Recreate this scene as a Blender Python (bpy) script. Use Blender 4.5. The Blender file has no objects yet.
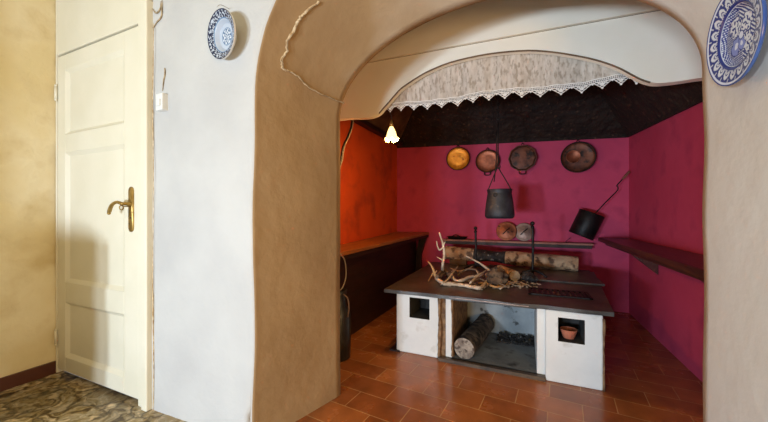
import bpy, math, random
from mathutils import Vector, Matrix, noise
random.seed(7)
S = bpy.context.scene
COL = S.collection
PI = math.pi

# ------------------------------------------------------------------ camera geometry (used for measuring the place)
F = 320.0; YAW = math.radians(23.8); CH = 1.0; HV = 215.0
def ray(u, v):
    d = (u-384)/F; e = (HV-v)/F
    return Vector((-math.sin(YAW)+d*math.cos(YAW), math.cos(YAW)+d*math.sin(YAW), e))
def PY(u, v, Y): r = ray(u, v); t = Y/r.y; return Vector((r.x*t, Y, CH+r.z*t))
def PX(u, v, X): r = ray(u, v); t = X/r.x; return Vector((X, r.y*t, CH+r.z*t))
def PZ(u, v, Z): r = ray(u, v); t = (Z-CH)/r.z; return Vector((r.x*t, r.y*t, Z))

# ------------------------------------------------------------------ materials
MATS = {}
def srgb(r, g, b):
    f = lambda c: (c/255/12.92) if c/255 <= 0.04045 else ((c/255+0.055)/1.055)**2.4
    return (f(r), f(g), f(b), 1)
def mat(name, c1, c2=None, scale=6, rough=0.7, metal=0.0, bump=0.0, bscale=30, detail=6, spec=0.5, lo=.35, hi=.65,
        stretch=None, c3=None, s3=20, lo3=.6, hi3=.7, bdist=.01):
    m = bpy.data.materials.new(name); m.use_nodes = True
    nt = m.node_tree; N = nt.nodes; L = nt.links
    b = N['Principled BSDF']; b.inputs['Roughness'].default_value = rough; b.inputs['Metallic'].default_value = metal
    b.inputs['Specular IOR Level'].default_value = spec
    geo = N.new('ShaderNodeNewGeometry'); tc = N.new('ShaderNodeTexCoord')
    vec = geo.outputs['Position']
    if stretch:
        mp = N.new('ShaderNodeMapping'); mp.inputs['Scale'].default_value = stretch
        L.new(tc.outputs['Object'], mp.inputs['Vector']); vec = mp.outputs['Vector']
    if c2:
        n = N.new('ShaderNodeTexNoise'); n.inputs['Scale'].default_value = scale; n.inputs['Detail'].default_value = detail
        L.new(vec, n.inputs['Vector'])
        r = N.new('ShaderNodeValToRGB'); r.color_ramp.elements[0].position = lo; r.color_ramp.elements[1].position = hi
        r.color_ramp.elements[0].color = c1; r.color_ramp.elements[1].color = c2
        L.new(n.outputs['Fac'], r.inputs['Fac']); out = r.outputs['Color']
        if c3:
            n3 = N.new('ShaderNodeTexNoise'); n3.inputs['Scale'].default_value = s3; n3.inputs['Detail'].default_value = 8
            L.new(vec, n3.inputs['Vector'])
            r3 = N.new('ShaderNodeMapRange'); r3.inputs['From Min'].default_value = lo3; r3.inputs['From Max'].default_value = hi3
            L.new(n3.outputs['Fac'], r3.inputs['Value'])
            mx = N.new('ShaderNodeMix'); mx.data_type = 'RGBA'; mx.inputs[7].default_value = c3
            L.new(r3.outputs['Result'], mx.inputs[0]); L.new(out, mx.inputs[6]); out = mx.outputs[2]
        L.new(out, b.inputs['Base Color'])
    else:
        b.inputs['Base Color'].default_value = c1
    if bump:
        n2 = N.new('ShaderNodeTexNoise'); n2.inputs['Scale'].default_value = bscale; n2.inputs['Detail'].default_value = 5
        L.new(vec, n2.inputs['Vector'])
        bp = N.new('ShaderNodeBump'); bp.inputs['Strength'].default_value = bump; bp.inputs['Distance'].default_value = bdist
        L.new(n2.outputs['Fac'], bp.inputs['Height']); L.new(bp.outputs['Normal'], b.inputs['Normal'])
    MATS[name] = m
    return m

plaster = mat('white_plaster', srgb(184,183,181), srgb(194,193,190), 3, .85, bump=.5, bscale=14, bdist=.012)
reveal_plaster = mat('light_blended_plaster', srgb(152,124,88), srgb(166,138,100), 3, .85, bump=.45, bscale=12, bdist=.012)
def blend_reveal_light():  # reveal's shaded left and lit right put into the plaster colour by X
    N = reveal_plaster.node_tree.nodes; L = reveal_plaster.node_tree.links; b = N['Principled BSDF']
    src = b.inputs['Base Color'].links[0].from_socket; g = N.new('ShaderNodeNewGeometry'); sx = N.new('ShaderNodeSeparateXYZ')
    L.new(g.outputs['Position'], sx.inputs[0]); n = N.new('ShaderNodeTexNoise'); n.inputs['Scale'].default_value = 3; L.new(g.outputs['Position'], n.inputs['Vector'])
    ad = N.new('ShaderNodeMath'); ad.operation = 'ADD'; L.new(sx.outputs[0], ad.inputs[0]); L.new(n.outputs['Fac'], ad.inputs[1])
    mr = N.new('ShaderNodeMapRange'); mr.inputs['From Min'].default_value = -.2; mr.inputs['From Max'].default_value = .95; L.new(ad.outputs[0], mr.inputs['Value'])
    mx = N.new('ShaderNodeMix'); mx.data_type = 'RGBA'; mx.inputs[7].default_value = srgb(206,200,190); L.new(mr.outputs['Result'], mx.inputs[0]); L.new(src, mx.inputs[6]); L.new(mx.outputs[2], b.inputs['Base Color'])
blend_reveal_light()
plaster_y = mat('yellowed_plaster', srgb(232,214,168), srgb(244,232,200), 2.5, .85, bump=.9, bscale=6, bdist=.03,
                c3=srgb(222,202,156), s3=5, lo3=.5, hi3=.7)
door_paint = mat('cream_door_paint', srgb(222,216,194), srgb(228,222,202), 4, .45, bump=.15, bscale=20)
panel_paint = mat('cream_hood_plaster', srgb(243,238,220), srgb(248,244,230), 3, .7, bump=.25, bscale=10)
pink = mat('magenta_wall_paint', srgb(196,62,100), srgb(206,72,110), 2.5, .75, bump=.2, bscale=18, c3=srgb(184,57,96), s3=5, lo3=.52, hi3=.7)
orange = mat('orange_red_wall_paint', srgb(214,80,24), srgb(222,88,28), 2.5, .75, bump=.2, bscale=18, c3=srgb(180,66,26), s3=4, lo3=.5, hi3=.7)
soot = mat('soot', srgb(24,14,9), srgb(40,25,16), 8, .8, bump=1, bscale=14, bdist=.05, c3=srgb(84,62,44), s3=26, lo3=.60, hi3=.72)
soot_brown = mat('smoked_lamplit_plaster', srgb(70,48,30), srgb(110,84,56), 6, .8, bump=.5, bscale=12)
dark_wood = mat('dark_wood', srgb(34,18,13), srgb(50,26,18), 3, .55, bump=.3, bscale=10, stretch=(8,1,8))
bench_top_wood = mat('worn_bench_wood', srgb(140,84,42), srgb(168,104,54), 4, .4, bump=.2, bscale=20, stretch=(12,1,12))
shelf_wood = mat('red_brown_shelf_wood', srgb(58,22,18), srgb(84,38,26), 3, .38, bump=.25, bscale=8, stretch=(10,1,10), c3=srgb(100,60,30), s3=5, lo3=.58, hi3=.7)
pale_wood = mat('pale_shelf_edge', srgb(150,96,84), srgb(176,120,100), 10, .6, bump=.2)
white_paint = mat('whitewashed_masonry', srgb(218,220,218), srgb(230,231,228), 4, .75, bump=.4, bscale=20, c3=srgb(190,188,180), s3=9, lo3=.6, hi3=.75)
chip_edge = mat('chipped_brick_edge', srgb(96,70,48), srgb(150,118,84), 30, .85, bump=.5)
grey_render = mat('grey_cement_render', srgb(132,140,144), srgb(170,177,180), 5, .8, bump=.4, bscale=14, c3=srgb(70,72,72), s3=12, lo3=.58, hi3=.64)
ash_floor = mat('ash_dusted_cement', srgb(96,100,104), srgb(126,131,134), 5, .85, bump=.4, c3=srgb(58,58,58), s3=10, lo3=.56, hi3=.7)
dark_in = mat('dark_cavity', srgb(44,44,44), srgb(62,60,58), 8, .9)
slab_mat = mat('black_iron_slab', srgb(54,52,50), srgb(80,76,72), 7, .42, bump=.35, bscale=22, c3=srgb(92,74,58), s3=9, lo3=.6, hi3=.72, bdist=.006)
slab_brown = mat('worn_stone_slab', srgb(66,52,40), srgb(96,78,58), 6, .5, bump=.3, bscale=20, c3=srgb(44,36,30), s3=8)
iron = mat('black_iron', srgb(26,25,26), srgb(42,40,40), 20, .5, metal=.6, bump=.4, bscale=60, bdist=.003)
pot_iron = mat('blue_black_cast_iron', srgb(40,44,52), srgb(62,68,76), 12, .55, metal=.3, bump=.4, bscale=50, c3=srgb(84,80,74), s3=20, bdist=.003)
copper = mat('dull_copper', srgb(120,66,44), srgb(152,88,60), 12, .42, metal=.6, bump=.2, bscale=25, c3=srgb(70,40,30), s3=18)
copper2 = mat('tarnished_copper', srgb(84,48,36), srgb(120,70,48), 9, .5, metal=.5, bump=.3, bscale=25, c3=srgb(46,32,26), s3=14, lo3=.5, hi3=.62)
brass_pan = mat('bright_brass', srgb(212,134,30), srgb(236,168,52), 18, .4, metal=.45, bump=.2, bscale=40, c3=srgb(160,92,22), s3=30)
tin = mat('tinned_metal', srgb(120,100,92), srgb(160,136,124), 10, .45, metal=.5, bump=.2, c3=srgb(90,56,44), s3=8)
dark_rim = mat('blackened_pan_side', srgb(28,20,18), srgb(44,30,26), 14, .55, metal=.4)
brass = mat('aged_brass', srgb(150,120,60), srgb(190,160,96), 20, .35, metal=.8, c3=srgb(90,70,40), s3=30)
bark = mat('bark', srgb(168,132,98), srgb(206,178,144), 9, .9, bump=1, bscale=18, stretch=(1,1,1), c3=srgb(96,74,58), s3=16, lo3=.5, hi3=.62, bdist=.02)
bark_dark = mat('dark_bark', srgb(50,42,38), srgb(98,86,76), 14, .9, bump=1, bscale=26, c3=srgb(28,24,22), s3=22, lo3=.48, hi3=.6, bdist=.02)
stump_m = mat('brown_gnarled_bark', srgb(74,56,42), srgb(120,98,76), 14, .9, bump=1, bscale=26, c3=srgb(40,32,26), s3=22, lo3=.5, hi3=.6, bdist=.02)
charred = mat('charred_wood', srgb(24,22,22), srgb(46,42,42), 18, .7, bump=1, bscale=30, c3=srgb(140,136,130), s3=26, lo3=.6, hi3=.68, bdist=.02)
grey_cut = mat('grey_weathered_cut', srgb(120,108,98), srgb(176,164,150), 22, .9, bump=.6, bscale=40, c3=srgb(84,72,64), s3=30, lo3=.5, hi3=.62)
cut_wood = mat('cut_wood', srgb(168,148,120), srgb(204,184,152), 14, .85, bump=.4, bscale=40, c3=srgb(120,98,74), s3=24)
drift = mat('bleached_driftwood', srgb(178,160,138), srgb(214,200,180), 14, .8, bump=.5, bscale=50, c3=srgb(128,106,84), s3=20, bdist=.004)
drift_t = mat('tan_driftwood', srgb(176,132,84), srgb(204,164,114), 14, .8, bump=.5, bscale=50, bdist=.004)
drift_d = mat('brown_driftwood', srgb(84,68,56), srgb(130,110,92), 14, .85, bump=.6, bscale=50, bdist=.004)
terracotta = mat('terracotta', srgb(172,96,70), srgb(196,118,90), 12, .75, bump=.2)
blue_rim = mat('blue_glazed_rim', srgb(40,70,140), srgb(70,104,170), 12, .25)
linen = mat('beige_linen', srgb(196,184,170), srgb(218,208,196), 26, .95, bump=.7, bscale=120, bdist=.004, c3=srgb(172,158,142), s3=40, lo3=.5, hi3=.62, stretch=(1.6,1,.6))
lace_m = mat('white_cotton', srgb(238,234,226), srgb(246,243,238), 30, .95)
brown_trim = mat('brown_edge', srgb(92,72,54), srgb(122,98,74), 14, .8)
skirt_m = mat('brown_baseboard_tile', srgb(74,38,26), srgb(92,50,34), 6, .35)
seam_m = mat('plaster_seam', srgb(176,142,98), srgb(226,206,170), 40, .9, bump=1, bscale=60)
crack_m = mat('plaster_crack', srgb(128,110,84), srgb(190,172,140), 40, .9)
switch_m = mat('white_plastic', srgb(222,222,218), rough=.35)
cord_m = mat('black_cord', srgb(24,20,20), rough=.5)
cable_w = mat('pale_cable', srgb(150,140,124), rough=.5)
can_m = mat('dark_enamel', srgb(40,38,34), srgb(58,54,46), 10, .35, metal=.3)
plaster_grey = mat('neutral_plaster', srgb(215,208,195), rough=.9)
grip_wood = mat('worn_grip_wood', srgb(110,60,48), srgb(134,78,62), 20, .6)

def tile_mat():
    m = bpy.data.materials.new('terracotta_floor_tiles'); m.use_nodes = True
    N = m.node_tree.nodes; L = m.node_tree.links; b = N['Principled BSDF']
    g = N.new('ShaderNodeNewGeometry'); mp = N.new('ShaderNodeMapping')
    mp.inputs['Rotation'].default_value = (0,0,math.radians(5.5)); mp.inputs['Location'].default_value = (.07,.035,0)
    L.new(g.outputs['Position'], mp.inputs['Vector'])
    br = N.new('ShaderNodeTexBrick'); br.offset = .5
    br.inputs['Color1'].default_value = srgb(178,108,58); br.inputs['Color2'].default_value = srgb(148,84,44)
    br.inputs['Mortar'].default_value = srgb(196,146,92)
    br.inputs['Scale'].default_value = 1; br.inputs['Brick Width'].default_value = .31; br.inputs['Row Height'].default_value = .155
    br.inputs['Mortar Size'].default_value = .0028; br.inputs['Mortar Smooth'].default_value = .3; br.inputs['Bias'].default_value = 0
    L.new(mp.outputs['Vector'], br.inputs['Vector'])
    n = N.new('ShaderNodeTexNoise'); n.inputs['Scale'].default_value = 7; n.inputs['Detail'].default_value = 8
    L.new(g.outputs['Position'], n.inputs['Vector'])
    mr = N.new('ShaderNodeMapRange'); mr.inputs['From Min'].default_value=.3; mr.inputs['From Max'].default_value=.7
    mr.inputs['To Min'].default_value=.72; mr.inputs['To Max'].default_value=1.15; L.new(n.outputs['Fac'], mr.inputs['Value'])
    mx = N.new('ShaderNodeVectorMath'); mx.operation='SCALE'; L.new(br.outputs['Color'], mx.inputs[0]); L.new(mr.outputs['Result'], mx.inputs['Scale'])
    L.new(mx.outputs['Vector'], b.inputs['Base Color'])
    r2 = N.new('ShaderNodeMapRange'); r2.inputs['To Min'].default_value=.16; r2.inputs['To Max'].default_value=.34
    L.new(n.outputs['Fac'], r2.inputs['Value']); L.new(r2.outputs['Result'], b.inputs['Roughness'])
    bp = N.new('ShaderNodeBump'); bp.inputs['Strength'].default_value=.35; bp.inputs['Distance'].default_value=.004
    ad = N.new('ShaderNodeMath'); ad.operation='SUBTRACT'; L.new(n.outputs['Fac'], ad.inputs[0]); L.new(br.outputs['Fac'], ad.inputs[1])
    L.new(ad.outputs[0], bp.inputs['Height']); L.new(bp.outputs['Normal'], b.inputs['Normal'])
    return m
def marble_mat():
    m = bpy.data.materials.new('mottled_marble_floor'); m.use_nodes = True
    N = m.node_tree.nodes; L = m.node_tree.links; b = N['Principled BSDF']; b.inputs['Roughness'].default_value=.35
    g = N.new('ShaderNodeNewGeometry')
    w = N.new('ShaderNodeTexNoise'); w.inputs['Scale'].default_value=5; w.inputs['Detail'].default_value=4; L.new(g.outputs['Position'], w.inputs['Vector'])
    mx = N.new('ShaderNodeMix'); mx.data_type='RGBA'; mx.blend_type='LINEAR_LIGHT'; mx.inputs[0].default_value=.16
    L.new(g.outputs['Position'], mx.inputs[6]); L.new(w.outputs['Color'], mx.inputs[7])
    vo = N.new('ShaderNodeTexVoronoi'); vo.feature='DISTANCE_TO_EDGE'; vo.inputs['Scale'].default_value=4.2; L.new(mx.outputs[2], vo.inputs['Vector'])
    vc = N.new('ShaderNodeTexVoronoi'); vc.inputs['Scale'].default_value=4.2; L.new(mx.outputs[2], vc.inputs['Vector'])
    n = N.new('ShaderNodeTexNoise'); n.inputs['Scale'].default_value=14; n.inputs['Detail'].default_value=10; n.inputs['Distortion'].default_value=1.2
    L.new(mx.outputs[2], n.inputs['Vector'])
    r = N.new('ShaderNodeValToRGB'); cr = r.color_ramp
    cr.elements[0].position=.36; cr.elements[0].color=srgb(84,62,34); cr.elements[1].position=.64; cr.elements[1].color=srgb(206,180,140)
    e=cr.elements.new(.48); e.color=srgb(156,132,84); e=cr.elements.new(.55); e.color=srgb(160,146,118)
    L.new(n.outputs['Fac'], r.inputs['Fac'])
    # pale slabs of stone in a darker olive ground
    r1 = N.new('ShaderNodeValToRGB'); r1.color_ramp.elements[0].position=.0; r1.color_ramp.elements[1].position=.06
    r1.color_ramp.elements[0].color=(.10,.07,.03,1); r1.color_ramp.elements[1].color=(1,1,1,1)
    L.new(vo.outputs['Distance'], r1.inputs['Fac'])
    mu = N.new('ShaderNodeMix'); mu.data_type='RGBA'; mu.blend_type='MULTIPLY'; mu.inputs[0].default_value=.8
    L.new(r.outputs['Color'], mu.inputs[6]); L.new(r1.outputs['Color'], mu.inputs[7])
    sp = N.new('ShaderNodeSeparateColor'); L.new(vc.outputs['Color'], sp.inputs[0])
    mr = N.new('ShaderNodeMapRange'); mr.inputs['To Min'].default_value=.7; mr.inputs['To Max'].default_value=1.3; L.new(sp.outputs[0], mr.inputs['Value'])
    vm = N.new('ShaderNodeVectorMath'); vm.operation='SCALE'; L.new(mu.outputs[2], vm.inputs[0]); L.new(mr.outputs['Result'], vm.inputs['Scale'])
    L.new(vm.outputs['Vector'], b.inputs['Base Color'])
    return m
def attr_mat(name, rough=.25):
    m = bpy.data.materials.new(name); m.use_nodes = True
    N = m.node_tree.nodes; b = N['Principled BSDF']; b.inputs['Roughness'].default_value = rough
    a = N.new('ShaderNodeAttribute'); a.attribute_name = 'glaze'; m.node_tree.links.new(a.outputs['Color'], b.inputs['Base Color'])
    return m
floor_tiles = tile_mat(); floor_marble = marble_mat(); glaze = attr_mat('painted_glaze')
glass_emit = bpy.data.materials.new('lit_frosted_glass'); glass_emit.use_nodes = True
_b = glass_emit.node_tree.nodes['Principled BSDF']; _b.inputs['Base Color'].default_value = srgb(255,220,160)
_b.inputs['Emission Color'].default_value = (1,.62,.2,1); _b.inputs['Emission Strength'].default_value = 3.2

bulb_emit = glass_emit.copy(); bulb_emit.name = 'lit_bulb'; bulb_emit.node_tree.nodes['Principled BSDF'].inputs['Emission Strength'].default_value = 14
# ------------------------------------------------------------------ object helpers
ORG = {}
def thing(name, label, cat, loc=(0,0,0), group=None, kind=None):
    o = bpy.data.objects.new(name, None); COL.objects.link(o); o.location = loc; o.empty_display_size = .05
    ORG[o.name] = Vector(loc); tag(o, label, cat, group, kind); return o
def tag(o, label=None, cat=None, group=None, kind=None):
    if label: o['label'] = label
    if cat: o['category'] = cat
    if group: o['group'] = group
    if kind: o['kind'] = kind
    return o
def mesh(name, vf, m, parent=None, smooth=False, label=None, mats=None, fm=None):
    v, f = vf
    org = ORG.get(parent.name, Vector((0,0,0))) if parent else Vector((0,0,0))
    if parent is None and v:                       # origin in the middle of the base
        xs=[p[0] for p in v]; ys=[p[1] for p in v]; zs=[p[2] for p in v]
        org = Vector(((min(xs)+max(xs))/2,(min(ys)+max(ys))/2,min(zs)))
    me = bpy.data.meshes.new(name)
    me.from_pydata([tuple(Vector(p)-org) for p in v], [], f); me.validate()
    for mm in (mats or [m]): me.materials.append(mm)
    if fm:
        for i, p in enumerate(me.polygons): p.material_index = fm[i]
    import bmesh
    bm = bmesh.new(); bm.from_mesh(me); bmesh.ops.recalc_face_normals(bm, faces=bm.faces); bm.to_mesh(me); bm.free()
    if smooth:
        me.polygons.foreach_set('use_smooth', [True]*len(me.polygons))
    o = bpy.data.objects.new(name, me); COL.objects.link(o)
    if parent: o.parent = parent
    else: o.location = org
    ORG[o.name] = org
    if label: o['label'] = label
    return o
def struct(name, vf, m, smooth=False, parent=None):
    o = mesh(name, vf, m, parent, smooth)
    if parent is None: o['kind'] = 'structure'
    return o
def join(*parts):
    V = []; Fa = []
    for v, f in parts:
        n = len(V); V += list(v); Fa += [[i+n for i in q] for q in f]
    return V, Fa
def box(x0, x1, y0, y1, z0, z1):
    v = [(x0,y0,z0),(x1,y0,z0),(x1,y1,z0),(x0,y1,z0),(x0,y0,z1),(x1,y0,z1),(x1,y1,z1),(x0,y1,z1)]
    return v, [[3,2,1,0],[4,5,6,7],[0,1,5,4],[1,2,6,5],[2,3,7,6],[3,0,4,7]]
def bevel(o, w=.004, seg=2):
    md = o.modifiers.new('bevel', 'BEVEL'); md.width = w; md.segments = seg; md.limit_method = 'ANGLE'; return o
def frustum(q0, q1):      # two quads
    return list(q0)+list(q1), [[3,2,1,0],[4,5,6,7],[0,1,5,4],[1,2,6,5],[2,3,7,6],[3,0,4,7]]
def prism(pts, off):      # polygon extruded by vector off
    n = len(pts); off = Vector(off)
    v = [Vector(p) for p in pts] + [Vector(p)+off for p in pts]
    f = [list(range(n))[::-1], list(range(n, 2*n))] + [[i,(i+1)%n,n+(i+1)%n,n+i] for i in range(n)]
    return v, f
def basis(axis):
    a = Vector(axis).normalized(); h = Vector((0,0,1)) if abs(a.z) < .9 else Vector((1,0,0))
    x = a.cross(h).normalized(); return x, a.cross(x).normalized(), a
def lathe(prof, c, axis=(0,0,1), n=40, cap0=False, cap1=False):   # prof (radius, distance along axis)
    x, y, a = basis(axis); c = Vector(c); v = []; f = []
    for r, h in prof:
        for k in range(n):
            t = 2*PI*k/n; v.append(c + a*h + (x*math.cos(t)+y*math.sin(t))*r)
    for i in range(len(prof)-1):
        for k in range(n): f.append([i*n+k, i*n+(k+1)%n, (i+1)*n+(k+1)%n, (i+1)*n+k])
    if cap0: f.append(list(range(n))[::-1])
    if cap1: f.append([(len(prof)-1)*n+k for k in range(n)])
    return v, f
def catmull(P, m=6):
    P = [Vector(p) for p in P]
    if len(P) < 3: return [P[0].lerp(P[-1], i/m) for i in range(m+1)]
    Q = [P[0]*2-P[1]]+P+[P[-1]*2-P[-2]]; out = []
    for i in range(1, len(Q)-2):
        for k in range(m):
            t = k/m; a,b,c,d = Q[i-1:i+3]
            out.append(.5*((2*b)+(c-a)*t+(2*a-5*b+4*c-d)*t*t+(3*b-a-3*c+d)*t**3))
    out.append(P[-1]); return out
def tube(P, r, n=8, rough=0, closed=False, smooth=6):
    P = catmull(P, smooth) if smooth else [Vector(p) for p in P]
    if not hasattr(r, '__len__'): r = [r, r]
    v = []; f = []; prev = None; N = len(P)
    for i, p in enumerate(P):
        a = P[(i+1)%N]-P[i-1] if closed else P[min(i+1,N-1)]-P[max(i-1,0)]
        if a.length < 1e-9: a = Vector((0,0,1))
        a.normalize()
        if prev is None: x, y, _ = basis(a)
        else:
            x = (prev - a*prev.dot(a)).normalized(); y = a.cross(x)
        prev = x; s = i/(N-1)*(len(r)-1); j = min(int(s), len(r)-2); rr = r[j]+(r[j+1]-r[j])*(s-j)
        for k in range(n):
            t = 2*PI*k/n; q = rr*(1+(rough*noise.noise(p*40+Vector((k*1.7,0,0))) if rough else 0))
            v.append(p+(x*math.cos(t)+y*math.sin(t))*q)
    M = N if closed else N-1
    for i in range(M):
        for k in range(n): f.append([i*n+k, i*n+(k+1)%n, ((i+1)%N)*n+(k+1)%n, ((i+1)%N)*n+k])
    if not closed: f += [list(range(n))[::-1], [(N-1)*n+k for k in range(n)]]
    return v, f
def ball(c, r, n=16, m=10, sq=(1,1,1)):
    v, f = lathe([(max(1e-4, r*math.sin(PI*i/m)), -r*math.cos(PI*i/m)) for i in range(m+1)], (0,0,0), (0,0,1), n)
    return [Vector((p.x*sq[0],p.y*sq[1],p.z*sq[2]))+Vector(c) for p in v], f
def torus(c, R, r, axis, n=24, m=8, sx=1, sy=1):
    x, y, a = basis(axis); c = Vector(c)
    P = [c+x*math.cos(2*PI*k/n)*R*sx+y*math.sin(2*PI*k/n)*R*sy for k in range(n)]
    return tube(P, r, m, closed=True, smooth=0)
def jitter(vf, amp, sc, ax=(1,1,1)):
    v, f = vf
    return [Vector(p)+Vector((noise.noise(Vector(p)*sc)*ax[0], noise.noise(Vector(p)*sc+Vector((9,3,1)))*ax[1], noise.noise(Vector(p)*sc+Vector((2,8,5)))*ax[2]))*amp for p in v], f

# ------------------------------------------------------------------ dimensions of the place
XL, YW, YI = -2.73, 1.03, 1.53           # left wall, front face and rear face of the thick arched wall
HXL, HXR, YB = -1.573, .97, 4.0          # hearth room
XR, YR, ZC = 2.3, -3.0, 2.9

# ------------------------------------------------------------------ setting: kitchen side
struct('floor', box(XL-.1, XR+.1, YR-.1, YW+.02, -.1, 0), floor_marble)
struct('floor_hearth', box(HXL-.1, HXR+.1, YW+.02, YB+.1, -.1, 0), floor_tiles)
# left wall, uneven plaster
def grid(nu, nv, fn):
    v = [fn(i/nu, j/nv) for j in range(nv+1) for i in range(nu+1)]
    return v, [[j*(nu+1)+i, j*(nu+1)+i+1, (j+1)*(nu+1)+i+1, (j+1)*(nu+1)+i] for j in range(nv) for i in range(nu)]
def lw(s, t):
    y = YR+(YW+.15-YR)*s; z = ZC*t
    w = .014*noise.noise(Vector((0,y*2.2,z*2.2)))+.006*noise.noise(Vector((3,y*7,z*7)))
    return Vector((XL+w, y, z))
struct('wall_left', join(grid(160, 90, lw), box(XL-.2, XL-.03, YR, YW+.15, 0, ZC)), plaster_y, True)
struct('baseboard_left', box(XL-.02, XL+.016, YR, YW-.01, 0, .075), skirt_m)
struct('ceiling', box(XL-.2, XR+.2, YR-.2, YW+.1, ZC, ZC+.1), plaster_y)
struct('wall_right', box(XR, XR+.15, YR-.2, YW+.6, 0, ZC), plaster_y)
# rear wall with a window opening
WX0, WX1, WZ0, WZ1 = -2.3, -1.0, .95, 2.3
struct('wall_rear', join(box(XL-.2, WX0, YR-.2, YR, 0, ZC), box(WX1, XR+.15, YR-.2, YR, 0, ZC), box(WX0, WX1, YR-.2, YR, 0, WZ0), box(WX0, WX1, YR-.2, YR, WZ1, ZC)), plaster_y)

# arched wall: loops of the opening from the front face to the rear face
def opening(p):     # p 0 front .. 1 rear
    xl = -1.068+(-.94+1.068)*p; xr = .62+(.592-.62)*p; zs = 1.47+(1.53-1.47)*p; A = .80+(.45-.80)*p
    c = (xl+xr)/2; w = (xr-xl)/2; out = []
    for i in range(25): out.append((xl, zs*i/24))
    for i in range(1, 60):
        t = PI-PI*i/60; out.append((c+w*math.cos(t), zs+A*math.sin(t)))
    for i in range(25): out.append((xr, zs*(1-i/24)))
    return out
def surf(i, p, off=0):
    o = opening(p); return o[i]
loops = []
R = .018
o0 = opening(0)
def outward(lp, i):
    a = lp[max(i-1,0)]; b = lp[min(i+1,len(lp)-1)]
    d = Vector((b[0]-a[0], b[1]-a[1])).normalized(); return Vector((-d.y, d.x))   # away from the opening
n0 = len(o0)
for k in range(7):
    ph = k/6*PI/2; lp = []
    for i in range(n0):
        q = o0[i]; nn = outward(o0, i)
        off = R*(1-math.sin(ph)); y = YW+R*(1-math.cos(ph))
        z = q[1]+nn.y*off if 24 <= i < n0-24 else q[1]
        lp.append(Vector((q[0]+nn.x*off, y, z)))
    loops.append(lp)
for k in range(1, 15):
    p = k/14; o = opening(p); y = YW+R+(YI-YW-R)*p
    loops.append([Vector((a[0], y, a[1])) for a in o])
def ringmap(lp, x0, x1, z1, y):
    out = []
    m = len(lp)
    for i, q in enumerate(lp):
        if i <= 24: out.append(Vector((x0, y, q.z*z1/lp[24].z if i else 0)))
        elif i >= m-25: out.append(Vector((x1, y, q.z*z1/lp[m-25].z if i < m-1 else 0)))
        else:
            s = (i-24)/(m-49); out.append(Vector((x0+(x1-x0)*s, y, z1)))
    return out
front = []
ob = ringmap(loops[0], -1.76, XR, ZC, YW)
for k in range(14): front.append([ob[i].lerp(loops[0][i], k/14) for i in range(n0)])
rb = ringmap(loops[-1], HXL-.08, HXR+.08, 2.75, YI)
rear = [[loops[-1][i].lerp(rb[i], k/8) for i in range(n0)] for k in range(1, 9)]
allp = front+loops+rear
V = []; Fc = []
for L_ in allp:
    for q in L_:
        a = .011; w = noise.noise(q*2.6)*a + noise.noise(q*9)*.0035
        w2 = noise.noise(q*3.1+Vector((5,5,5)))*.009
        V.append(Vector((q.x+(w2 if YW < q.y else 0), q.y+(w if q.y <= YW+.03 else 0), q.z+(w2*.5 if q.z > 1.3 else 0))))
for j in range(len(allp)-1):
    for i in range(n0-1): Fc.append([j*n0+i, j*n0+i+1, (j+1)*n0+i+1, (j+1)*n0+i])
wall = struct('wall_front', (V, Fc), plaster, True)
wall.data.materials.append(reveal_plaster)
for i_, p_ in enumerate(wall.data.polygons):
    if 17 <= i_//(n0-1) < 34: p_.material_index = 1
struct('wall_over_door', box(XL-.1, -1.75, YW, YW+.15, 2.42, ZC), plaster, parent=wall)
struct('wall_behind_door', box(XL-.2, -1.66, YW+.07, YW+.2, 0, ZC), plaster, parent=wall)

def on_reveal(s, p, lift=.004):   # s index along the arch, p depth
    o = opening(p); i = int(s); fr = s-i; a = o[i]; b = o[min(i+1, len(o)-1)]
    x = a[0]+(b[0]-a[0])*fr; z = a[1]+(b[1]-a[1])*fr; nn = outward(o, i)
    return Vector((x-nn.x*lift, YW+R+(YI-YW-R)*p, z-nn.y*lift))
# crack line across the left of the arch
def find(u, v):      # reveal parameters seen at a pixel
    best = None
    for si in range(0, 108):
        for pi in range(0, 41):
            q = on_reveal(si, pi/40, 0); d = ray(u, v); t = Vector((q.x, q.y)).dot(Vector((-math.sin(YAW), math.cos(YAW))))
            e = (q-Vector((0,0,CH))-d*t).length
            if best is None or e < best[0]: best = (e, si, pi/40)
    return best[1], best[2]
cr = [(343,101),(325,94),(310,86),(296,78),(284,73),(281,68),(282,58),(288,48),(290,38),(296,27),(303,15),(309,8),(318,0)]
pts = []
for u, v in cr:
    s, p = find(u, v); pts.append(on_reveal(s+random.uniform(-.15,.15), p, .003))
fine = []
for a, b in zip(pts, pts[1:]):
    for k in range(5): fine.append(a.lerp(b, k/5)+Vector([random.uniform(-.0025,.0025) for _ in range(3)]))
struct('plaster_seam', tube(fine, [.0035,.0025,.005,.003,.005,.0035], 6, rough=.9, smooth=0), seam_m, parent=wall)
struct('seam_shadow_crack', tube([q+Vector((.006,0,-.003)) for q in fine], .0022, 5, smooth=0), crack_m, parent=wall)
# cracks by the door head
for P_ in ([(152,8),(156,13),(160,9),(161,1)], [(153,28),(157,22),(161,17),(162,8),(162,0)], [(164.5,68),(165,74),(163.5,82),(162.5,91)]):
    struct('plaster_crack', tube([PY(u, v, YW-.004) for u, v in P_], [.002,.004,.0015], 6, rough=.8), crack_m, parent=wall)
# uneven plaster seam along the door casing
struct('plaster_crack', tube([Vector((-1.742+.004*math.sin(z*7), YW-.008, z)) for z in [i*.11 for i in range(19)]], [.0015,.003,.001,.0025,.0015], 6, rough=.9), seam_m, parent=wall)

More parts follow.
